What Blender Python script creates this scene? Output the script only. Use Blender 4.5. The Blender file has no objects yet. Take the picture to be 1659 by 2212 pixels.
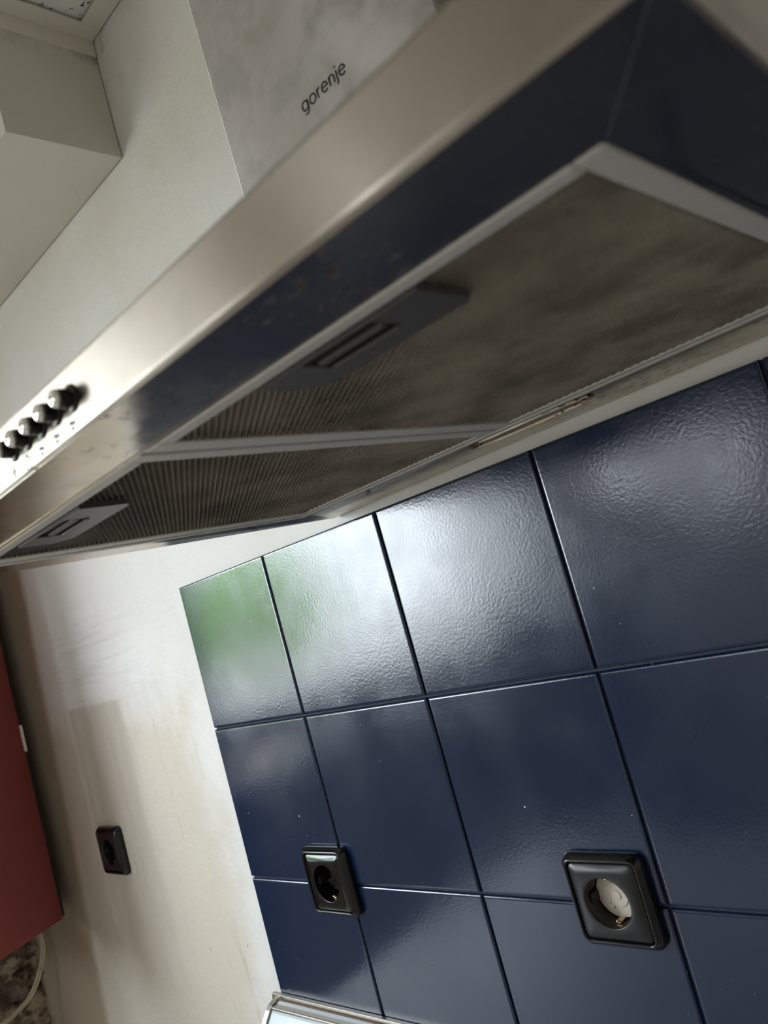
import bpy, bmesh, math, random
from mathutils import Vector, Matrix, noise
random.seed(7)
S = bpy.context.scene
C = S.collection
K, Z0 = 0.2, 1.45          # one unit = one 20 cm wall tile; the upper tile edge is 1.45 m above the floor
def W(x, y, z): return Vector((x*K, y*K, z*K+Z0))

# ------------------------------------------------------------------ camera
cd = bpy.data.cameras.new('camera'); cam = bpy.data.objects.new('camera', cd); C.objects.link(cam)
cd.sensor_fit = 'VERTICAL'; cd.sensor_height = 36.0; cd.sensor_width = 27.0
cd.lens = 36.0*1742.11/2212.0
RT = Vector((0.68414123, 0.6772996, -0.2705846)); DN = Vector((-0.26585579, -0.11388956, -0.95726165)); FW = Vector((-0.67916969, 0.72683865, 0.10214748))
m = Matrix((( RT.x, -DN.x, -FW.x), (RT.y, -DN.y, -FW.y), (RT.z, -DN.z, -FW.z))).to_4x4()
m.translation = W(4.87434, -3.00114, -0.44612)
cam.matrix_world = m
cd.clip_start = 0.01
cd.dof.use_dof = True; cd.dof.focus_distance = 0.80; cd.dof.aperture_fstop = 9.5
S.camera = cam

# ------------------------------------------------------------------ sky and exposure
S.view_settings.view_transform = 'Standard'; S.view_settings.look = 'None'
S.view_settings.gamma = 1.0; S.view_settings.use_curve_mapping = False
S.view_settings.exposure = 1.35
wd = bpy.data.worlds.new('sky'); S.world = wd; wd.use_nodes = True
nt = wd.node_tree; nt.nodes.clear()
tc = nt.nodes.new('ShaderNodeTexCoord'); sp = nt.nodes.new('ShaderNodeSeparateXYZ'); rp = nt.nodes.new('ShaderNodeValToRGB')
bg = nt.nodes.new('ShaderNodeBackground'); ow = nt.nodes.new('ShaderNodeOutputWorld'); mr = nt.nodes.new('ShaderNodeMapRange')
nt.links.new(tc.outputs['Generated'], sp.inputs[0]); nt.links.new(sp.outputs['Z'], mr.inputs['Value'])
mr.inputs['From Min'].default_value = -0.5; mr.inputs['From Max'].default_value = 0.5
nt.links.new(mr.outputs[0], rp.inputs['Fac'])
e = rp.color_ramp.elements
e[0].position = 0.40; e[0].color = (0.17, 0.165, 0.15, 1)
e[1].position = 0.49; e[1].color = (0.85, 0.92, 0.98, 1)
x_ = e.new(1.0); x_.color = (0.80, 0.90, 1.0, 1)
nt.links.new(rp.outputs[0], bg.inputs['Color']); bg.inputs['Strength'].default_value = 6.5
nt.links.new(bg.outputs[0], ow.inputs['Surface'])

def portal(name, cx, cy, cz, w, h, rot):
    l = bpy.data.lights.new(name, 'AREA'); l.shape = 'RECTANGLE'; l.size = w*K; l.size_y = h*K; l.energy = 1
    l.cycles.is_portal = True
    o = bpy.data.objects.new(name, l); C.objects.link(o); o.location = W(cx, cy, cz); o.rotation_euler = rot; return o
YF_, XR_, ZF_, ZC_ = -13.0, 9.0, -7.25, 3.78
XL_ = -3.92
SIDE = [(-9.0, -2.8, -1.5, 2.35), (-10.7, -9.6, -1.2, 2.35), (-4.1, -2.95, -2.35, -1.8)]   # openings in the left wall: y0, y1, z0, z1
OPP = [(-1.75, -0.75, -0.3, 0.95), (-3.8, -2.5, .5, 3.3)]                                    # openings behind the camera: x0, x1, z0, z1
for a, b_, c, d in SIDE: portal('window_daylight', XL_-0.9, (a+b_)/2, (c+d)/2, d-c, b_-a, (0, -math.pi/2, 0))
for a, b_, c, d in OPP: portal('window_daylight', (a+b_)/2, YF_-0.9, (c+d)/2, b_-a, d-c, (math.pi/2, 0, 0))

# ------------------------------------------------------------------ materials
def mat(name, col=(.8, .8, .8), rough=.5, metal=0.0, **kw):
    m = bpy.data.materials.new(name); m.use_nodes = True
    b = m.node_tree.nodes['Principled BSDF']
    b.inputs['Base Color'].default_value = (*col, 1); b.inputs['Roughness'].default_value = rough; b.inputs['Metallic'].default_value = metal
    for k, v in kw.items(): b.inputs[k].default_value = v
    return m
class N:
    def __init__(s, m): s.t = m.node_tree; s.b = s.t.nodes['Principled BSDF']; s._o = None
    def n(s, ty, **kw):
        nd = s.t.nodes.new(ty)
        for k, v in kw.items(): setattr(nd, k, v)
        return nd
    def l(s, a, b): s.t.links.new(a, b)
    def setv(s, sock, v):
        if isinstance(v, bpy.types.NodeSocket): s.l(v, sock)
        else: sock.default_value = v
    def pos(s):
        if s._o is None: s._o = s.n('ShaderNodeNewGeometry').outputs['Position']
        return s._o
    def mapping(s, v, scale=(1, 1, 1), loc=(0, 0, 0), rot=(0, 0, 0)):
        q = s.n('ShaderNodeMapping'); s.l(v, q.inputs['Vector']); q.inputs['Scale'].default_value = scale; q.inputs['Location'].default_value = loc; q.inputs['Rotation'].default_value = rot
        return q.outputs[0]
    def noise(s, v, scale, detail=3, rough=.5, dist=0):
        q = s.n('ShaderNodeTexNoise'); s.l(v, q.inputs['Vector']); q.inputs['Scale'].default_value = scale; q.inputs['Detail'].default_value = detail
        q.inputs['Roughness'].default_value = rough; q.inputs['Distortion'].default_value = dist
        return q.outputs['Fac']
    def mr(s, v, a, b, c=0.0, d=1.0):
        q = s.n('ShaderNodeMapRange'); q.interpolation_type = 'SMOOTHSTEP'; s.setv(q.inputs['Value'], v)
        q.inputs['From Min'].default_value = a; q.inputs['From Max'].default_value = b; q.inputs['To Min'].default_value = c; q.inputs['To Max'].default_value = d
        return q.outputs[0]
    def math(s, op, a, b=0.0):
        q = s.n('ShaderNodeMath', operation=op); s.setv(q.inputs[0], a); s.setv(q.inputs[1], b); return q.outputs[0]
    def mix(s, f, a, b):
        q = s.n('ShaderNodeMix', data_type='RGBA'); s.setv(q.inputs[0], f)
        for i, v in ((6, a), (7, b)):
            if isinstance(v, tuple): q.inputs[i].default_value = (*v, 1)
            else: s.l(v, q.inputs[i])
        return q.outputs[2]
    def bump(s, h, dist, strength=1.0, prev=None):
        q = s.n('ShaderNodeBump'); s.l(h, q.inputs['Height']); q.inputs['Distance'].default_value = dist; q.inputs['Strength'].default_value = strength
        if prev is not None: s.l(prev, q.inputs['Normal'])
        return q.outputs[0]
    def units(s):      # wall coordinates in tile units
        q = s.n('ShaderNodeSeparateXYZ'); s.l(s.mapping(s.pos(), (5, 5, 5), (0, 0, -Z0*5)), q.inputs[0]); return q.outputs

M = {}
# navy glazed tile
m = mat('navy_glaze', (.0026, .0138, .046), .2); g = N(m); M['tile'] = m
n1 = g.noise(g.pos(), 330, 2, .55); n2 = g.noise(g.pos(), 45, 2)
g.l(g.bump(n1, .00010, 1.0, g.bump(n2, .00007)), g.b.inputs['Normal'])
st = g.noise(g.mapping(g.pos(), (90, 1, 9)), 1, 4, .65)
msk = g.math('MULTIPLY', g.mr(st, .55, .72), g.mr(g.noise(g.pos(), 6, 2), .5, .68))
sx = g.noise(g.pos(), 210, 1, .4)
spk = g.math('MULTIPLY', g.mr(sx, .765, .79), g.mr(g.noise(g.pos(), 9, 1), .5, .6))
c1 = g.mix(g.math('MULTIPLY', msk, .02), (.0026, .0138, .046), (.35, .4, .45))
g.l(g.mix(spk, c1, (.6, .65, .7)), g.b.inputs['Base Color'])
g.l(g.mr(g.noise(g.pos(), 14, 3), .3, .7, .15, .23), g.b.inputs['Roughness'])
g.b.inputs['IOR'].default_value = 1.68
M['grout'] = mat('grout', (.03, .035, .05), .8)
# painted plaster
m = mat('plaster', rough=.55); g = N(m); M['plaster'] = m
X, Y, Z = g.units()
wob = g.math('SUBTRACT', g.noise(g.pos(), 9, 5, .6), .5)
fine = g.math('SUBTRACT', g.noise(g.mapping(g.pos(), (40, 1, 9)), 1, 5, .7), .5)
def side(v, edge, soft, k=.35, k2=.12):   # 1 where v > edge, with a ragged border
    q = g.math('ADD', g.math('ADD', v, g.math('MULTIPLY', wob, k)), g.math('MULTIPLY', fine, k2))
    return g.mr(q, edge-soft, edge+soft)
def inv(v): return g.math('SUBTRACT', 1.0, v)
def mul(*a):
    r = a[0]
    for b in a[1:]: r = g.math('MULTIPLY', r, b)
    return r
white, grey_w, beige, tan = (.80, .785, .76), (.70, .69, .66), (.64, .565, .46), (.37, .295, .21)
base = g.mix(g.mr(g.noise(g.pos(), 5, 4, .6), .35, .65), white, (.76, .725, .675))
# freshly brushed zone, upper part; old beige below it
old = mul(inv(side(Z, -.75, .30, .9, .5)), inv(side(X, -.30, .25, .9)))
c1 = g.mix(mul(old, .85), base, beige)
patch = mul(side(X, -2.22, .03, .03, .03), inv(side(X, -1.27, .05, .1, .08)), inv(side(Z, -.64, .02, .03, .07)), side(Z, -2.3, .9, .9))
stv = g.noise(g.mapping(g.pos(), (28, 1, 3)), 1, 4, .6)
c2 = g.mix(mul(patch, g.mr(stv, .3, .7, .55, 1.0)), c1, (.53, .475, .40))
brush = g.noise(g.mapping(g.pos(), (5, 1, 75), (0, 0, 0), (0, .12, 0)), 1, 5, .7)
bz = mul(side(Z, -.66, .05), inv(side(Z, .1, .25)), side(X, -2.3, .05), inv(side(X, -.8, .4)))
c3 = g.mix(mul(bz, g.mr(brush, .48, .62, 0, .55)), c2, (.62, .61, .57))
streak = g.noise(g.mapping(g.pos(), (60, 1, 5), (.3, 0, 0)), 1, 5, .75)
low = mul(inv(side(Z, -1.0, .4)), inv(side(X, -.1, .3, .6)))
c4 = g.mix(mul(low, g.mr(streak, .56, .68, 0, .35)), c3, (.33, .29, .24))
# tan old plaster with the cabinet's shadow painted in; its border leans
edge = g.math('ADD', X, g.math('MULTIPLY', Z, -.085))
tan_shade = mul(inv(side(edge, -2.62, .09, .12, .05)), inv(side(Z, 1.2, .3)))
c5 = g.mix(mul(tan_shade, .95), c4, tan)
sc = mul(g.mr(g.noise(g.mapping(g.pos(), (1.2, 1, .5)), 60, 2, .5), .76, .79), g.mr(g.noise(g.pos(), 5, 1), .45, .6), low)
c6 = g.mix(mul(sc, .8), c5, (.10, .08, .06))
# grime under the ceiling trim
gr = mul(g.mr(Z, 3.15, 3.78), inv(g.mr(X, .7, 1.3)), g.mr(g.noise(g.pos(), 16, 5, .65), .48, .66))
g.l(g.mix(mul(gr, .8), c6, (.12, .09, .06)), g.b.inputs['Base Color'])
b1 = g.bump(g.noise(g.pos(), 25, 5, .6), .0022)
b2 = g.bump(streak, .0008, 1, b1)
g.l(b2, g.b.inputs['Normal'])
m = mat('soffit_paint', (.62, .59, .52), .6); g = N(m); M['soffit'] = m
X, Y, Z = g.units()
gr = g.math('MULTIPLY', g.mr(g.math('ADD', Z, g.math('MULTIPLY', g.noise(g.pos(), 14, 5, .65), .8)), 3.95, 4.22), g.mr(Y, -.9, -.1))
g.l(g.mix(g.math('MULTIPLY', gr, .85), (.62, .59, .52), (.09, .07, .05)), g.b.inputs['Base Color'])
g.l(g.bump(g.noise(g.pos(), 22, 4), .002), g.b.inputs['Normal'])
M['room'] = mat('room_paint', (.58, .53, .46), .7)
m = mat('floor_tiles', (.5, .45, .38), .35); g = N(m); M['floor'] = m
g.l(g.mix(g.noise(g.pos(), 3, 4), (.58, .55, .5), (.7, .66, .6)), g.b.inputs['Base Color'])
# mineral fibre ceiling
m = mat('mineral_ceiling', (.75, .73, .68), .9); g = N(m); M['ceil'] = m
fz = g.noise(g.mapping(g.pos(), (1, 1.8, 1), (0, 0, 0), (0, 0, .6)), 105, 2, .5, .6); pm = g.mr(fz, .645, .685)
g.l(g.mix(pm, (.76, .74, .69), (.10, .09, .08)), g.b.inputs['Base Color'])
g.l(g.bump(g.math('SUBTRACT', 1.0, pm), .001), g.b.inputs['Normal'])
M['trim'] = mat('enamelled_trim', (.70, .66, .57), .4)
# steels
def steel(name, col, rough, aniso, rust=0.0, smear=.25):
    m = mat(name, col, rough, 1.0); g = N(m); b = g.b
    b.inputs['Anisotropic'].default_value = aniso
    t = g.n('ShaderNodeTangent', direction_type='UV_MAP'); t.uv_map = 'grain'; g.l(t.outputs[0], b.inputs['Tangent'])
    tcn = g.n('ShaderNodeTexCoord').outputs['Object']
    sm = g.noise(tcn, 22, 5, .6)
    line = g.noise(g.mapping(tcn, (12, 12, 900)), 1, 2)
    r = g.math('ADD', g.mr(sm, .3, .75, rough*.75, rough*(1+smear*2)), g.math('MULTIPLY', g.math('SUBTRACT', line, .5), .06))
    g.l(r, b.inputs['Roughness'])
    dk = tuple(v*.9 for v in col)
    c = g.mix(g.mr(sm, .42, .72), col, dk)
    if rust:
        q = g.n('ShaderNodeSeparateXYZ'); g.l(tcn, q.inputs[0])
        rz = g.mr(g.noise(g.mapping(tcn, (1, 1.5, 1)), 110, 2, .5), .575, .64)
        zone = g.mr(g.noise(tcn, 14, 1), .46, .56)
        zx = g.math('MULTIPLY', g.mr(q.outputs[0], -.04, .04), g.math('SUBTRACT', 1.0, g.mr(q.outputs[0], .16, .22)))
        zz = g.math('MULTIPLY', g.math('MULTIPLY', rz, zone), zx)
        c = g.mix(zz, c, (.05, .025, .012)); 
        g.l(g.math('SUBTRACT', 1.0, zz), b.inputs['Metallic'])
    g.l(c, b.inputs['Base Color'])
    return m
M['steel'] = steel('brushed_steel', (.35, .31, .26), .38, .92, smear=.1)
M['pan'] = steel('underside_steel', (.46, .40, .32), .17, .0, rust=1)
M['flue'] = steel('flue_steel', (.40, .37, .335), .42, .95)
m = mat('filter_frame_alu', (.62, .60, .55), .5, .2); M['alu'] = m
# pleated grease filter mesh
m = mat('filter_mesh_alu', (.20, .17, .13), .45, .3); g = N(m); M['mesh'] = m
tcn = g.n('ShaderNodeTexCoord').outputs['Object']
gz = g.noise(tcn, 14, 4, .6); g.l(g.mix(g.mr(gz, .3, .7), (.34, .295, .23), (.13, .112, .086)), g.b.inputs['Base Color'])
v = g.n('ShaderNodeTexVoronoi'); v.inputs['Scale'].default_value = 900; g.l(g.mapping(tcn, (1, .45, 1), (0, 0, 0), (0, 0, .6)), v.inputs['Vector'])
g.l(g.bump(v.outputs['Distance'], .0003), g.b.inputs['Normal'])
M['backing'] = mat('filter_backing', (.035, .03, .025), .9)
M['latch'] = mat('grey_latch_plastic', (.08, .07, .066), .4)
M['black'] = mat('black_plastic', (.005, .005, .005), .16)
M['blackm'] = mat('black_plastic_satin', (.012, .012, .013), .3)
M['brass'] = mat('contact_brass', (.75, .58, .3), .25, 1.0)
M['dark'] = mat('socket_depth', (.01, .008, .006), .5)
M['cream'] = mat('cream_plastic', (.72, .64, .55), .4)
M['chrome'] = mat('polished_cap', (.95, .93, .9), .12, 1.0)
M['ink'] = mat('printed_ink', (.03, .026, .026), .5)
M['ink2'] = mat('printed_symbol', (.10, .09, .075), .6)
m = mat('red_lacquer', (.16, .022, .018), .38); g = N(m); M['red'] = m
g.l(g.mix(g.noise(g.pos(), 6, 3), (.26, .048, .042), (.20, .036, .034)), g.b.inputs['Base Color'])
M['wood'] = mat('shaded_board', (.035, .02, .014), .8)  # cabinet body, coloured near black to stand in for shade beside the door
M['cable'] = mat('cream_cable', (.50, .42, .29), .5)
M['zinc'] = mat('strip_metal', (.40, .37, .33), .4, 1.0)
M['pale'] = mat('pale_strip_face', (.62, .69, .72), .25)
M['brownl'] = mat('strip_sealant', (.16, .09, .06), .7)
m = mat('rubble_stone', (.2, .15, .11), .95); g = N(m); M['stone'] = m
vo = g.n('ShaderNodeTexVoronoi'); vo.inputs['Scale'].default_value = 15; g.l(g.mapping(g.pos(), (1, 1, 1.5)), vo.inputs['Vector'])
hs = g.n('ShaderNodeSeparateXYZ'); g.l(vo.outputs['Color'], hs.inputs[0])
c = g.mix(hs.outputs[0], (.46, .36, .25), (.25, .19, .14))
g.l(g.mix(g.mr(g.noise(g.pos(), 60, 5, .7), .4, .7), c, (.08, .06, .045)), g.b.inputs['Base Color'])
g.l(g.bump(g.noise(g.pos(), 90, 5, .7), .004), g.b.inputs['Normal'])
M['leaf'] = mat('leaf_green', (.60, .90, .28), .5)
M['wind'] = mat('window_white', (.8, .8, .78), .4)
M['worktop'] = mat('worktop_laminate', (.55, .5, .45), .35)
M['trunk'] = mat('bark', (.12, .08, .05), .9)

# ------------------------------------------------------------------ mesh helpers (coordinates in tile units)
def thing(name, label, cat, o=(0, 0, 0), group=None, rot=(0, 0, 0)):
    r = bpy.data.objects.new(name, None); C.objects.link(r); r.empty_display_size = .02
    r.location = W(*o); r.rotation_euler = rot; r['label'] = label; r['category'] = cat; r['org'] = list(o)
    if group: r['group'] = group
    return r
def org(p):
    while p.parent: p = p.parent
    return Vector(p['org']) if 'org' in p else Vector((0, 0, -Z0/K))
def obj(name, bm, mt, parent=None, smooth=False, uv=False, kind=None):
    base = org(parent) if parent else Vector((0, 0, -Z0/K))
    for v in bm.verts: v.co = (v.co-base)*K
    bmesh.ops.recalc_face_normals(bm, faces=bm.faces[:])
    if uv:
        L = bm.loops.layers.uv.new('grain')
        for f in bm.faces:
            n = f.normal
            for l in f.loops:
                co = l.vert.co
                if abs(n.z) > .8: l[L].uv = (co.y, co.x)
                elif abs(n.x) > .8: l[L].uv = (co.z, co.y)
                else: l[L].uv = (co.z, co.x)
    me = bpy.data.meshes.new(name); bm.to_mesh(me); bm.free(); me.materials.append(mt)
    if smooth: me.polygons.foreach_set('use_smooth', [True]*len(me.polygons))
    o = bpy.data.objects.new(name, me); C.objects.link(o)
    if parent: o.parent = parent
    if kind: o['kind'] = kind
    return o
def box(bm, x0, x1, y0, y1, z0, z1, bev=0, seg=2, mtx=None):
    t = bmesh.new()
    bmesh.ops.create_cube(t, size=1)
    for v in t.verts: v.co = Vector(((x0+x1)/2+v.co.x*(x1-x0), (y0+y1)/2+v.co.y*(y1-y0), (z0+z1)/2+v.co.z*(z1-z0)))
    if bev: bmesh.ops.bevel(t, geom=t.edges[:], offset=bev, segments=seg, profile=.5, affect='EDGES')
    if mtx is not None: t.transform(mtx)
    merge(bm, t)
def merge(bm, t):
    me = bpy.data.meshes.new('tmp'); t.to_mesh(me); t.free(); bm.from_mesh(me); bpy.data.meshes.remove(me)
def poly(bm, pts, ext=None):
    vs = [bm.verts.new(p) for p in pts]; f = bm.faces.new(vs)
    if ext is not None:
        r = bmesh.ops.extrude_face_region(bm, geom=[f])
        bmesh.ops.translate(bm, verts=[v for v in r['geom'] if isinstance(v, bmesh.types.BMVert)], vec=Vector(ext))
def rrect(a, r, n=96):      # rounded square of half size a
    pts = []
    for i in range(n):
        k = i/n*4; s = int(k); u = k-s
        sx, sy = [(1, 1), (-1, 1), (-1, -1), (1, -1)][s]
        ang0 = s*math.pi/2
        # straight half, arc, straight half
        st_ = a-r; arc = math.pi/2*r; tot = 2*st_+arc; d = u*tot
        if d < st_: p = (a, d)
        elif d < st_+arc:
            th = (d-st_)/r if r > 1e-9 else 0; p = (st_+r*math.cos(th), st_+r*math.sin(th))
        else: p = (a-r-(d-st_-arc), a)
        c_, s_ = math.cos(ang0), math.sin(ang0)
        pts.append((p[0]*c_-p[1]*s_, p[0]*s_+p[1]*c_))
    return pts
def loft(bm, rings, cap0=False, cap1=False):
    R = [[bm.verts.new(p) for p in r] for r in rings]
    for a, b in zip(R, R[1:]):
        n = len(a)
        for i in range(n): bm.faces.new((a[i], a[(i+1) % n], b[(i+1) % n], b[i]))
    if cap0: bm.faces.new(R[0])
    if cap1: bm.faces.new(list(reversed(R[-1])))
def tube(bm, pts, r, n=8):
    pts = [Vector(p) for p in pts]; rings = []
    for i, p in enumerate(pts):
        t = (pts[min(i+1, len(pts)-1)]-pts[max(i-1, 0)]).normalized()
        a = t.cross(Vector((0, 0, 1)) if abs(t.z) < .9 else Vector((1, 0, 0))).normalized(); b = t.cross(a)
        rings.append([p+a*r*math.cos(2*math.pi*k/n)+b*r*math.sin(2*math.pi*k/n) for k in range(n)])
    loft(bm, rings, True, True)
def cyl_y(bm, x, z, prof, n=32):   # lathe about an axis along y; prof = [(y, r)]
    loft(bm, [[(x+r*math.cos(2*math.pi*k/n), y, z+r*math.sin(2*math.pi*k/n)) for k in range(n)] for y, r in prof], True, True)
def spline(pts, n=8):
    pts = [Vector(p) for p in pts]; out = []
    for i in range(len(pts)-1):
        p0 = pts[max(i-1, 0)]; p1 = pts[i]; p2 = pts[i+1]; p3 = pts[min(i+2, len(pts)-1)]
        for k in range(n):
            t = k/n; out.append(.5*((2*p1)+(p2-p0)*t+(2*p0-5*p1+4*p2-p3)*t*t+(3*p1-p0-3*p2+p3)*t**3))
    return out+[pts[-1]]
def cut(o, holes):      # bore round holes (x, z, radius, y0, y1) through a mesh
    b = bmesh.new()
    for x, z, r, y0, y1 in holes: cyl_y(b, x, z, [(y0, r), (y1, r)], 48)
    c = obj('cutter', b, M['dark'])
    if o.parent: pass
    bpy.context.view_layer.update()
    md = o.modifiers.new('bore', 'BOOLEAN'); md.object = c; md.operation = 'DIFFERENCE'; md.solver = 'EXACT'
    bpy.context.view_layer.update()
    dg = bpy.context.evaluated_depsgraph_get(); me = bpy.data.meshes.new_from_object(o.evaluated_get(dg))
    o.modifiers.clear(); o.data = me; bpy.data.objects.remove(c)

SOCK = [(2.757, -1.945, 0.0), (0.873, -1.948, 0.0), (-1.955, -1.842, 0.04)]
holes = [(x, z, .135, -.5, .24) for x, z, y in SOCK]

# ------------------------------------------------------------------ the room
def hole_wall(axis, u0, u1, z0, z1, holes_, p, th):
    b = bmesh.new()
    us = sorted({u0, u1, *[h[0] for h in holes_], *[h[1] for h in holes_]}); zs_ = sorted({z0, z1, *[h[2] for h in holes_], *[h[3] for h in holes_]})
    for a0, a1 in zip(us, us[1:]):
        for c0, c1 in zip(zs_, zs_[1:]):
            if any(h[0] < (a0+a1)/2 < h[1] and h[2] < (c0+c1)/2 < h[3] for h in holes_): continue
            if axis == 'x': box(b, p-th, p, a0, a1, c0, c1)
            else: box(b, a0, a1, p-th, p, c0, c1)
    return b
# back wall with slightly coved corner
b = bmesh.new(); nx = 90; xs = [XL_-.1+(XR_-XL_+.1)*(i/nx)**1.6 for i in range(nx+1)]; zs = [ZF_, -4.5]+[-4+.25*i for i in range(32)]+[ZC_+.3]
def wally(x, z):
    lx = -2.62-.085*-z if z < 0 else -2.62
    t = max(0, min(1, (lx-x)/1.3)); w = t*t*(3-2*t)
    return .04-.10*w+.004*noise.noise((x*1.3, 0, z*.9))
G = [[b.verts.new((x, wally(x, z), z)) for x in xs] for z in zs]; fr = []
for j in range(len(zs)-1):
    for i in range(nx): fr.append(b.faces.new((G[j][i], G[j][i+1], G[j+1][i+1], G[j+1][i])))
r = bmesh.ops.extrude_face_region(b, geom=fr)
for v in r['geom']:
    if isinstance(v, bmesh.types.BMVert): v.co.y = .9
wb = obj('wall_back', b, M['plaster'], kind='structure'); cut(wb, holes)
# left wall with the window opening, rough stone near the corner
b = hole_wall('x', YF_, .9, ZF_, ZC_+.3, SIDE, XL_-.45, .35)
obj('wall_left', b, M['room'], kind='structure')
b = bmesh.new(); ny, nz = 90, 110; y0, y1, z0, z1 = -2.7, .06, -4.6, -1.6
def stone(y, z):
    p = Vector((y*2.6+.35*noise.noise((y*5, z*5, 1)), z*4.2+.35*noise.noise((y*5, z*5, 7)), 0))
    d, _ = noise.voronoi(p)
    k = min(1, (d[1]-d[0])*2.6)
    return -.16+.17*k**.6+.05*noise.fractal((y*9, z*9, 0), 1.0, 2.0, 4)
G = [[b.verts.new((XL_+stone(y0+(y1-y0)*i/ny, z0+(z1-z0)*j/nz), y0+(y1-y0)*i/ny, z0+(z1-z0)*j/nz)) for i in range(ny+1)] for j in range(nz+1)]
for j in range(nz):
    for i in range(ny): b.faces.new((G[j][i], G[j][i+1], G[j+1][i+1], G[j+1][i]))
obj('wall_left_stonework', b, M['stone'], kind='structure')
b = bmesh.new(); box(b, XR_, XR_+.5, YF_-.5, .9, ZF_, ZC_+.3); obj('wall_right', b, M['room'], kind='structure')
b = hole_wall('y', XL_-.9, XR_+.5, ZF_, ZC_+.3, OPP, YF_, .9)
obj('wall_front', b, M['room'], kind='structure')
b = bmesh.new(); box(b, XL_-1, XR_+.5, YF_-1, .9, ZF_-.3, ZF_); obj('floor', b, M['floor'], kind='structure')
b = bmesh.new(); box(b, XL_-1, XR_+.5, YF_-1, .9, ZC_, ZC_+.3); obj('ceiling', b, M['ceil'], kind='structure')
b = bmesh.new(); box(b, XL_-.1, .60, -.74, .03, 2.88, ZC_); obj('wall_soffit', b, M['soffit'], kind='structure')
b = bmesh.new()
box(b, .60, .735, -.735, .03, ZC_-.035, ZC_-.022); box(b, .60, .612, -.735, .03, ZC_-.15, ZC_-.022)
box(b, .736, XR_, -.105, .03, ZC_-.035, ZC_-.022)
obj('trim_1', b, M['trim'], kind='structure')
def window(name, ax, a0, a1, z0, z1, p, mull):
    b = bmesh.new(); t = .09
    def bx(u0, u1, c0, c1, d=.15):
        if ax == 'x': box(b, p-d, p+d, u0, u1, c0, c1, .02)
        else: box(b, u0, u1, p-d, p+d, c0, c1, .02)
    bx(a0, a0+t, z0, z1); bx(a1-t, a1, z0, z1); bx(a0+t, a1-t, z0, z0+t); bx(a0+t, a1-t, z1-t, z1)
    for q in mull: bx(q-.07, q+.07, z0+t, z1-t, .12)
    obj(name, b, M['wind'], kind='structure')
k = 0
for h in SIDE: k += 1; window('window_%d' % k, 'x', *h, XL_-.62, [])
for h in OPP: k += 1; window('window_%d' % k, 'y', *h, YF_-.5, [])

# ------------------------------------------------------------------ garden shrub seen in the glaze through window_1
t = thing('shrub', 'green leafy shrub outside the side window', 'shrub', (-9.5, -7.1, ZF_))
b = bmesh.new()
for i in range(1500):
    d = Vector((random.gauss(0, 1), random.gauss(0, 1), random.gauss(0, 1))).normalized()*random.uniform(.55, 1)
    p = Vector((-9.5+d.x*1.2, -7.1+d.y*1.75-.7, .1+d.z*1.6)); a = Vector((random.gauss(0, 1), random.gauss(0, 1), random.gauss(0, 1))).normalized(); c = a.orthogonal().normalized(); q = .22
    vs = [b.verts.new(p+a*q), b.verts.new(p+c*q*.5), b.verts.new(p-a*q), b.verts.new(p-c*q*.5)]; b.faces.new(vs)
obj('foliage', b, M['leaf'], t)
b = bmesh.new(); tube(b, [(-9.5, -7.1, ZF_), (-9.45, -7.15, -4), (-9.5, -7.1, -.5)], .12); obj('stem', b, M['trunk'], t)

# ------------------------------------------------------------------ tiled splashback
t = thing('tile_splashback', 'navy blue glazed square wall tiles covering the wall under the hood', 'tiled wall', (0, 0, -2.96))
b = bmesh.new(); cols = [.0195]+list(range(1, 10)); rows = [0, -.9814, -1.9734, -2.96]; gp = .006
for i in range(len(cols)-1):
    for j in range(3):
        x0, x1 = cols[i]+(gp if i else 0), cols[i+1]-gp; z1, z0 = rows[j]-(gp if j else 0), rows[j+1]+gp
        q = bmesh.new(); bmesh.ops.create_cube(q, size=1)
        dy = random.uniform(-.0015, .0015)
        for v in q.verts: v.co = Vector(((x0+x1)/2+v.co.x*(x1-x0), .02+v.co.y*.04+dy, (z0+z1)/2+v.co.z*(z1-z0)))
        ed = [e for e in q.edges if e.verts[0].co.y < .01 and e.verts[1].co.y < .01]
        bmesh.ops.bevel(q, geom=ed, offset=.014, segments=4, profile=.55, affect='EDGES'); merge(b, q)
tl = obj('glazed_tiles', b, M['tile'], t)
b = bmesh.new(); box(b, .025, 8.9, .018, .045, -2.955, -.004); gt = obj('grout', b, M['grout'], t)
for o in (tl, gt):    # parent sits at the thing's base: bake world coordinates for the boring step
    o.parent = None; bpy.context.view_layer.update(); o.data.transform(Matrix.Translation(t.location)); cut(o, holes)
    o.data.transform(Matrix.Translation(-t.location)); o.parent = t

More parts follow.
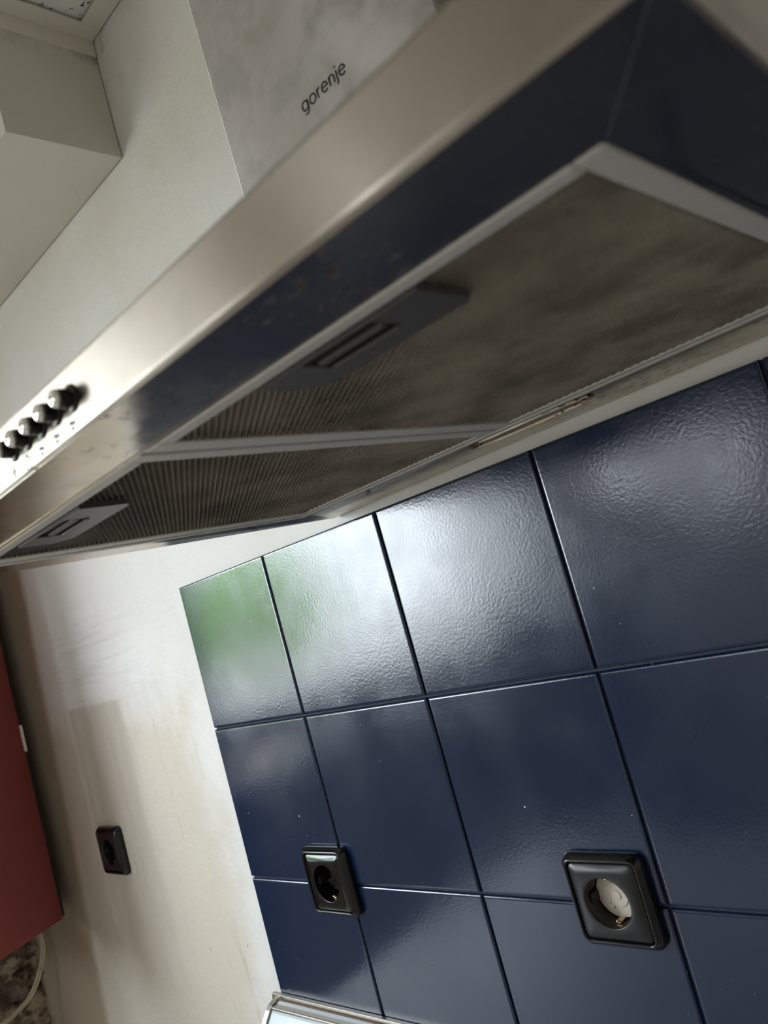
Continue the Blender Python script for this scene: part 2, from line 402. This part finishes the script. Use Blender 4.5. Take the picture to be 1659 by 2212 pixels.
# ------------------------------------------------------------------ wall sockets
def socket(x, z, ys, label, kind):
    t = thing('wall_socket', label, 'power socket', (x, ys, z), 'black wall sockets')
    def R(a, r, y): return [(x+p[0], ys+y, z+p[1]) for p in rrect(a, r)]
    b = bmesh.new()
    loft(b, [R(.165, .02, .0), R(.199, .045, .0), R(.1995, .045, -.022), R(.195, .045, -.034), R(.182, .038, -.050), R(.178, .034, -.054), R(.173, .03, -.055), R(.169, .027, -.052), R(.166, .026, -.040), R(.166, .026, -.005), R(.165, .02, .0)])
    obj('frame', b, M['black'], t, smooth=True)
    b = bmesh.new(); rc = .107
    def mixr(f, y):
        q = rrect(.155, .022); r = []
        for i, p in enumerate(q):
            a = math.atan2(p[1], p[0]); r.append((x+p[0]*(1-f)+rc*math.cos(a)*f, ys+y, z+p[1]*(1-f)+rc*math.sin(a)*f))
        return r
    rings = [R(.163, .024, -.006), R(.163, .024, -.042), R(.1615, .023, -.0455), R(.158, .022, -.048)]
    rings += [mixr(.1, -.0525), mixr(.25, -.0565), mixr(.45, -.0595), mixr(.7, -.0612), mixr(.95, -.0618), mixr(1, -.0605)]
    def circ(r, y): return [(x+r*math.cos(math.atan2(p[1], p[0])), ys+y, z+r*math.sin(math.atan2(p[1], p[0]))) for p in rrect(.155, .022)]
    rings += [circ(.105, -.056), circ(.104, .0), circ(.104, .06)]
    loft(b, rings, False, True)
    obj('insert', b, M['blackm' if kind != 'M' else 'black'], t, smooth=True)
    b = bmesh.new()      # side guides and pin holes at the bottom of the well
    for s in (-1, 1):
        box(b, x+s*.098-.008, x+s*.098+.008, ys-.028, ys+.058, z-.022, z+.022, .003)
        cyl_y(b, x+s*.048, z, [(ys+.0585, .016), (ys+.052, .016)], 20)
    obj('well_guides', b, M['dark'], t)
    for s in (-1, 1):
        b = bmesh.new(); box(b, x-.014, x+.014, ys-.022, ys+.055, z+s*.097-.006, z+s*.097+.006, .003)
        tube(b, [(x-.012, ys-.02, z+s*.09), (x, ys-.028, z+s*.088), (x+.012, ys-.02, z+s*.09)], .005)
        o = obj('earth_contact', b, M['brass'], t, smooth=True)
    if kind == 'R':
        b = bmesh.new(); cyl_y(b, x, z, [(ys+.058, .101), (ys+.030, .101), (ys+.026, .098)], 48)
        cyl_y(b, x, z, [(ys+.027, .055), (ys+.021, .052)], 40); cyl_y(b, x, z, [(ys+.022, .022), (ys+.017, .02)], 32)
        o = obj('shutter_disc', b, M['cream'], t); o['label'] = 'cream disc inside the socket opening'
        for s in (-1, 1):
            b = bmesh.new(); cyl_y(b, x+.04*s, z+.052*s, [(ys+.027, .014), (ys+.0205, .013)], 24); obj('pin_rivet', b, M['cream'], o)
    return t
socket(*SOCK[0], 'black square power socket with a cream disc inside its round opening', 'R')
socket(*SOCK[1], 'black square power socket with a dark opening on the navy tiles', 'M')
socket(*SOCK[2], 'black square power socket on the bare beige plaster', 'L')

# ------------------------------------------------------------------ cooker hood
zb = .0615
H = thing('cooker_hood', 'stainless steel chimney cooker hood mounted above the navy tiles', 'cooker hood', (3.2, 0, zb), rot=(.0019, -.0107, .0059))
XL, XR, YF = 1.6798, 4.6509, -2.186
fL, fR, fF, fB = 1.8641, 4.4603, -1.9463, -.3464
zt = zb+.152
# underside pan: flat lips around the filter opening
b = bmesh.new(); e_ = .008
O4 = [(XL+e_, YF+e_), (XR-e_, YF+e_), (XR-e_, .028), (XL+e_, .028)]; I4 = [(fL, fF), (fR, fF), (fR, fB), (fL, fB)]
DI = (-.004, 0, -.017, -.017)
for i in range(4):
    j = (i+1) % 4; poly(b, [(O4[i][0], O4[i][1], zb), (O4[j][0], O4[j][1], zb), (I4[j][0], I4[j][1], zb-DI[j]), (I4[i][0], I4[i][1], zb-DI[i])], (0, 0, .01))
for a, c in (((fL, fF), (fR, fF)), ((fL, fB), (fR, fB))): box(b, a[0], c[0], a[1]-.006, a[1]+.006, zb, zb+.08)
for x in (fL, fR): box(b, x-.006, x+.006, fF, fB, zb, zb+.08)
pan = obj('underside_panel', b, M['pan'], H, uv=True); pan['label'] = 'flat polished lip with rust spots'
for sx_, x0 in ((1, XR), (-1, XL)):      # mitre seams at the two front corners
    b = bmesh.new(); xi = fR if sx_ > 0 else fL
    tube(b, [(x0-.014*sx_, YF+.014, zb+.0005), (xi, fF, zb+.0005)], .0016, 6); obj('mitre_seam', b, M['latch'], H)
# front strip: folded sheet with rounded lower edge
prof = [(YF+.05, zb+.001), (YF+.014, zb), (YF+.006, zb+.002), (YF+.001, zb+.008), (YF, zb+.016), (YF, zt-.012), (YF+.003, zt-.004), (YF+.010, zt), (YF+.06, zt+.004)]
b = bmesh.new()
inner = [(y+.008 if i < 8 else y, z+(.008 if i < 3 else (-.008 if i > 6 else 0))) for i, (y, z) in enumerate(prof)]
ring = prof+inner[::-1]
loft(b, [[(x, y, z) for y, z in ring] for x in (XL, XR)], True, True)
obj('front_panel', b, M['steel'], H, uv=True)
for nme, x0, x1 in (('side_panel', XL, XL+.01), ('side_panel', XR-.01, XR)):
    b = bmesh.new(); box(b, x0, x1, YF+.02, .028, zb+.001, zt+.004); obj(nme, b, M['steel'], H, uv=True)
# canopy sloping up to the flue
fx0, fx1, fy, zc = 2.61, 3.70, -.865, .82
b = bmesh.new()
A = [(XL, YF+.012, zt), (XR, YF+.012, zt), (XR, .028, zt), (XL, .028, zt)]; B = [(fx0-.03, fy-.03, zc), (fx1+.03, fy-.03, zc), (fx1+.03, .028, zc), (fx0-.03, .028, zc)]
loft(b, [A, B], False, True); obj('canopy', b, M['flue'], H, uv=True)
b = bmesh.new(); box(b, fx0, fx1, fy, .028, zc-.02, ZC_-.06, .012, 3); flue = obj('chimney_flue', b, M['flue'], H, uv=True)
# maker's lettering on the flue
def arc(cx, cy, rx, ry, a0, a1, n=22): return [(cx+rx*math.cos(math.radians(a0+(a1-a0)*i/n)), cy+ry*math.sin(math.radians(a0+(a1-a0)*i/n))) for i in range(n+1)]
GL = {'g': (.86, [arc(.40, .5, .40, .5, 0, 360), [(.80, 1.02), (.80, -.06)]+arc(.42, -.06, .38, .36, 0, -125)]), 'o': (.84, [arc(.42, .5, .42, .5, 0, 360)]),
      'r': (.42, [[(.06, 0), (.06, 1.02)], [(.06, .6)]+arc(.42, .55, .34, .42, 160, 82)]), 'e': (.82, [[(.04, .53), (.80, .53)]+arc(.41, .5, .40, .5, 5, 318)]),
      'n': (.72, [[(.06, 0), (.06, 1.02)], [(.06, .55)]+arc(.37, .56, .31, .43, 165, 0)+[(.68, 0)]]), 'j': (.14, [[(.08, 1.0), (.08, -.12)]+arc(-.10, -.12, .18, .28, 0, -85), [(.08, 1.30), (.08, 1.48)]])}
def ribbon(b, pts, w, fx, fz, y):
    n = len(pts); prev = None
    for i, p in enumerate(pts):
        a, c = pts[max(i-1, 0)], pts[min(i+1, n-1)]; dx, dy = c[0]-a[0], c[1]-a[1]; l_ = math.hypot(dx, dy) or 1; nx_, ny_ = -dy/l_*w/2, dx/l_*w/2
        cur = [b.verts.new((fx(p[0]+s_*nx_), y+d, fz(p[1]+s_*ny_))) for s_ in (1, -1) for d in (0, .0016)]
        if prev:
            for q in ((0, 1), (1, 3), (3, 2), (2, 0)): b.faces.new((prev[q[0]], prev[q[1]], cur[q[1]], cur[q[0]]))
        prev = cur
b = bmesh.new(); pen = 0; sc = .0345
tot = sum(GL[c][0] for c in 'gorenje')+6*.27; kx = .238/(tot*sc)
for ch_ in 'gorenje':
    wd_, strokes = GL[ch_]
    for st_ in strokes: ribbon(b, st_, .215, lambda v, p=pen: 3.050+(p+v)*sc*kx, lambda v: 1.353+v*sc, fy-.0012)
    pen += wd_+.27
obj('lettering', b, M['ink'], flue)
# push buttons and printed symbols
def fan(b, x, z, s, n):
    for k in range(3):
        a = k*2*math.pi/3+.3; cx, cz = x+s*.55*math.cos(a), z+s*.55*math.sin(a)
        poly(b, [(cx+s*.42*math.cos(a+2*math.pi*q/10)*(1 if q % 2 else .8), YF-.0012, cz+s*.32*math.sin(a+2*math.pi*q/10)) for q in range(10)], (0, .002, 0))
    for k in range(n): poly(b, [(x+(k-(n-1)/2)*s*.7+s*.2*math.cos(q*math.pi/3), YF-.0012, z+s*1.7+s*.2*math.sin(q*math.pi/3)) for q in range(6)], (0, .002, 0))
for i in range(5):
    x, z = 3.322-.0815*i, .137
    b = bmesh.new(); cyl_y(b, x, z, [(YF+.004, .030), (YF-.004, .030), (YF-.006, .027), (YF-.008, .0215), (YF-.030, .0205), (YF-.032, .019)], 28)
    bt = obj('push_button', b, M['black'], H, smooth=False)
    b = bmesh.new(); cyl_y(b, x, z, [(YF-.031, .0195), (YF-.039, .0190), (YF-.043, .0165), (YF-.0455, .011), (YF-.0465, .004)], 28)
    o = obj('button_cap', b, M['chrome'], bt, smooth=True); o['label'] = 'polished metal cap'
    b = bmesh.new(); zz = .088
    if i < 3: fan(b, x-.022, zz-.002, .0145, 3-i)
    elif i == 3: loft(b, [[(x-.022+r*math.cos(q*math.pi/12), YF-.0012, zz-.005+r*1.15*math.sin(q*math.pi/12)) for q in range(24)] for r in (.0165, .0130)])
    else:
        for dx, dz, w, h in ((0, .008, .002, .010), (0, -.008, .002, .010), (.008, 0, .008, .0025), (-.008, 0, .008, .0025)): box(b, x-.022+dx-w, x-.022+dx+w, YF-.0012, YF+.001, zz+dz-h*.6, zz+dz+h*.6)
    obj('printed_symbol', b, M['ink2'], H)
# long pressed slot in the rear lip
def slot(b, x0, x1, yc, hw, ch, w):
    out = [(x0, yc), (x0+ch, yc-hw), (x1-ch, yc-hw), (x1, yc), (x1-ch, yc+hw), (x0+ch, yc+hw)]
    tube(b, spline([(x, y, zb-.0015-.017*y/.346) for x, y in out+[out[0]]], 2), w, 6)
b = bmesh.new(); slot(b, 2.86, 3.46, -.205, .05, .08, .0045); slot(b, 2.90, 3.42, -.205, .034, .06, .0028); obj('pressed_slot', b, M['pan'], H, uv=True)
# rear and side rails beside the filters
b = bmesh.new()
box(b, fL+.012, fR-.012, fB-.045, fB-.012, zb-.006, zb+.03, .006, 2)
rl = obj('filter_rail', b, M['alu'], H)
b = bmesh.new(); box(b, fL+.012, fL+.045, fF+.01, fB-.012, zb-.006, zb+.03, .006, 2); obj('filter_rail', b, M['alu'], H)
# grease filters
def pleats(x0, x1, y0, y1, z, pitch=.0165, amp=.0092):
    b = bmesh.new(); d = Vector((-.85, .527, 0)).normalized(); n = Vector((d.y, -d.x, 0))
    ctr = Vector(((x0+x1)/2, (y0+y1)/2, 0)); L = 1.7
    cnt = int(1.9/pitch)
    prev = None
    for i in range(-cnt, cnt+1):
        off = n*(i*pitch/2); zz = z+(amp if i % 2 else -amp)
        p = ctr+off; a = b.verts.new((p-d*L)+Vector((0, 0, zz))); c = b.verts.new((p+d*L)+Vector((0, 0, zz)))
        if prev: b.faces.new((prev[0], prev[1], c, a))
        prev = (a, c)
    for co, no in (((x0, 0, 0), (-1, 0, 0)), ((x1, 0, 0), (1, 0, 0)), ((0, y0, 0), (0, -1, 0)), ((0, y1, 0), (0, 1, 0))):
        bmesh.ops.bisect_plane(b, geom=b.verts[:]+b.edges[:]+b.faces[:], plane_co=co, plane_no=no, clear_outer=True)
    ins = .014      # the pleats are pressed flat along the edge of the frame
    for co, no in (((x0+ins, 0, 0), (-1, 0, 0)), ((x1-ins, 0, 0), (1, 0, 0)), ((0, y0+ins, 0), (0, -1, 0)), ((0, y1-ins, 0), (0, 1, 0))):
        bmesh.ops.bisect_plane(b, geom=b.verts[:]+b.edges[:]+b.faces[:], plane_co=co, plane_no=no)
    for v in b.verts:
        if min(v.co.x-x0, x1-v.co.x, v.co.y-y0, y1-v.co.y) < ins-.001: v.co.z = z-amp*.9
    return b
def gfilter(X0, X1, mx0, mx1, hx, label):
    Y0, Y1, my0, my1 = fF+.004, fB-.05, -1.8975, -.4424
    b = bmesh.new()
    box(b, X0, mx0, Y0, Y1, zb-.004, zb+.05, .006); box(b, mx1, X1, Y0, Y1, zb-.004, zb+.05, .006)
    box(b, mx0, mx1, Y0, my0, zb-.004, zb+.05, .006); box(b, mx0, mx1, my1, Y1, zb-.004, zb+.05, .006)
    f = obj('grease_filter', b, M['alu'], H); f['label'] = label
    obj('filter_mesh', pleats(mx0-.004, mx1+.004, my0-.004, my1+.004, zb+.009), M['mesh'], f)
    b = bmesh.new(); box(b, mx0-.004, mx1+.004, my0-.004, my1+.004, zb+.023, zb+.03); obj('filter_backing', b, M['backing'], f)
    # latch plate with its recess and pull bar
    hw, ya, yb = .232, my0+.002, my0+.172
    b = bmesh.new(); rx0, rx1, ry0, ry1 = hx-.105, hx+.105, ya+.004, ya+.092
    ch = .05
    out = [(hx-hw, ya), (hx+hw, ya), (hx+hw, yb-.02), (hx+hw-.03, yb), (hx-hw+ch, yb), (hx-hw+.012, yb-ch)]
    outer = [(hx-hw, ya), (rx0, ya), (rx1, ya), (hx+hw, ya), (hx+hw, yb-.01), (hx+hw-.02, yb), (rx1, yb), (rx0, yb), (hx-hw+ch, yb), (hx-hw, yb-ch)]
    z_ = zb-.013
    def q(pts): poly(b, [(x, y, z_) for x, y in pts], (0, 0, .02))
    q([(hx-hw, ya), (rx0, ya), (rx0, yb), (hx-hw+ch, yb), (hx-hw, yb-ch)])
    q([(rx1, ya), (hx+hw, ya), (hx+hw, yb-.015), (hx+hw-.02, yb), (rx1, yb)])
    q([(rx0, ry1), (rx1, ry1), (rx1, yb), (rx0, yb)])
    q([(rx0, ya), (rx1, ya), (rx1, ry0), (rx0, ry0)])
    lt = obj('latch', b, M['latch'], f)
    b = bmesh.new(); box(b, rx0-.001, rx1+.001, ry0, ry1, zb-.0045, zb-.001); obj('latch_recess', b, M['dark'], lt)
    b = bmesh.new(); box(b, rx0+.012, rx1-.004, ry0+.036, ry0+.058, zb-.015, zb-.002, .005, 3); tube(b, [(rx0+.012, ry1-.002, zb-.014), (rx1-.01, ry1-.002, zb-.014), (rx1, ry1-.012, zb-.013)], .004, 8)
    obj('latch_bar', b, M['latch'], lt, smooth=False)
gfilter(1.925, 3.128, 1.989, 3.0685, 2.44, 'narrower grease filter beside the push buttons')
gfilter(3.148, 4.452, 3.2179, 4.4005, 3.815, 'wider grease filter in the foreground')

# ------------------------------------------------------------------ worktop seal strip
t = thing('worktop_seal_strip', 'pale seal strip with a metal end cap at the foot of the navy tiles', 'seal strip', (0, 0, -2.96))
prof = [(-.004, -2.74), (-.02, -2.735), (-.028, -2.745), (-.045, -2.752), (-.085, -2.765), (-.11, -2.785), (-.15, -2.83), (-.19, -2.90), (-.20, -2.96), (-.004, -2.96)]
b = bmesh.new(); loft(b, [[(x, y, z) for y, z in prof] for x in (.03, 8.8)], True, True); obj('strip_body', b, M['pale'], t)
b = bmesh.new(); box(b, -.04, 8.8, -.030, -.002, -2.744, -2.716, .004); box(b, .0, 8.8, -.10, -.03, -2.782, -2.757, .008); obj('metal_lip', b, M['zinc'], t)
b = bmesh.new(); box(b, -.03, 8.8, -.038, -.028, -2.755, -2.738); obj('sealant_line', b, M['brownl'], t)
b = bmesh.new(); loft(b, [[(x, y*(1.06), z+.012 if z > -2.95 else z) for y, z in [(-.004, -2.74)]+prof[3:]] for x in (-.012, .03)], True, True); o = obj('end_cap', b, M['zinc'], t)
b = bmesh.new(); box(b, -.05, 8.8, -3.1, .03, -3.16, -2.962, .02); o = obj('worktop', b, M['worktop']); o['label'] = 'kitchen worktop below the pale seal strip'; o['category'] = 'worktop'

# ------------------------------------------------------------------ red wall cabinet and cable
t = thing('wall_cabinet', 'dark red wall cabinet hung on the rough stone wall beside the corner', 'cabinet', (-2.95, -.126, -2.41))
b = bmesh.new(); box(b, XL_+.06, -2.97, -1.5, -.085, -2.40, 1.6, .01); obj('body', b, M['wood'], t)
a = math.radians(-23); Rm = Matrix.Translation((-2.924, -.126, 0)) @ Matrix.Rotation(math.radians(23.8), 4, 'Z') @ Matrix.Translation((2.924, .126, 0))
b = bmesh.new(); box(b, -3.004, -2.924, -1.55, -.126, -2.41, 1.62, .006, 2, mtx=Rm @ Matrix.Identity(4)); d = obj('door', b, M['red'], t); d['label'] = 'dark red lacquered door standing ajar'
b = bmesh.new(); box(b, -2.945, -2.904, -.135, -.110, -.90, -.66, .003); obj('edge_chip', b, M['cream'], t)
t = None
b = bmesh.new()
path = [(-3.58, -.14, -2.39), (-3.58, -.13, -2.55), (-3.58, -.13, -2.73), (-3.63, -.19, -2.93), (-3.69, -.29, -3.10), (-3.72, -.43, -3.18), (-3.72, -.56, -3.21), (-3.78, -.9, -3.26), (-3.84, -1.2, -3.42), (-4.1, -1.35, -3.5)]
p = spline(path, 8); tube(b, p, .012, 8); tube(b, [v+Vector((.004, .02, -.012)) for v in p], .012, 8)
o = obj('electric_cable', b, M['cable'], smooth=True); o['label'] = 'cream twin-core cable hanging below the red cabinet on the stone wall'; o['category'] = 'cable'
for o in S.objects:
    if 'org' in o: del o['org']
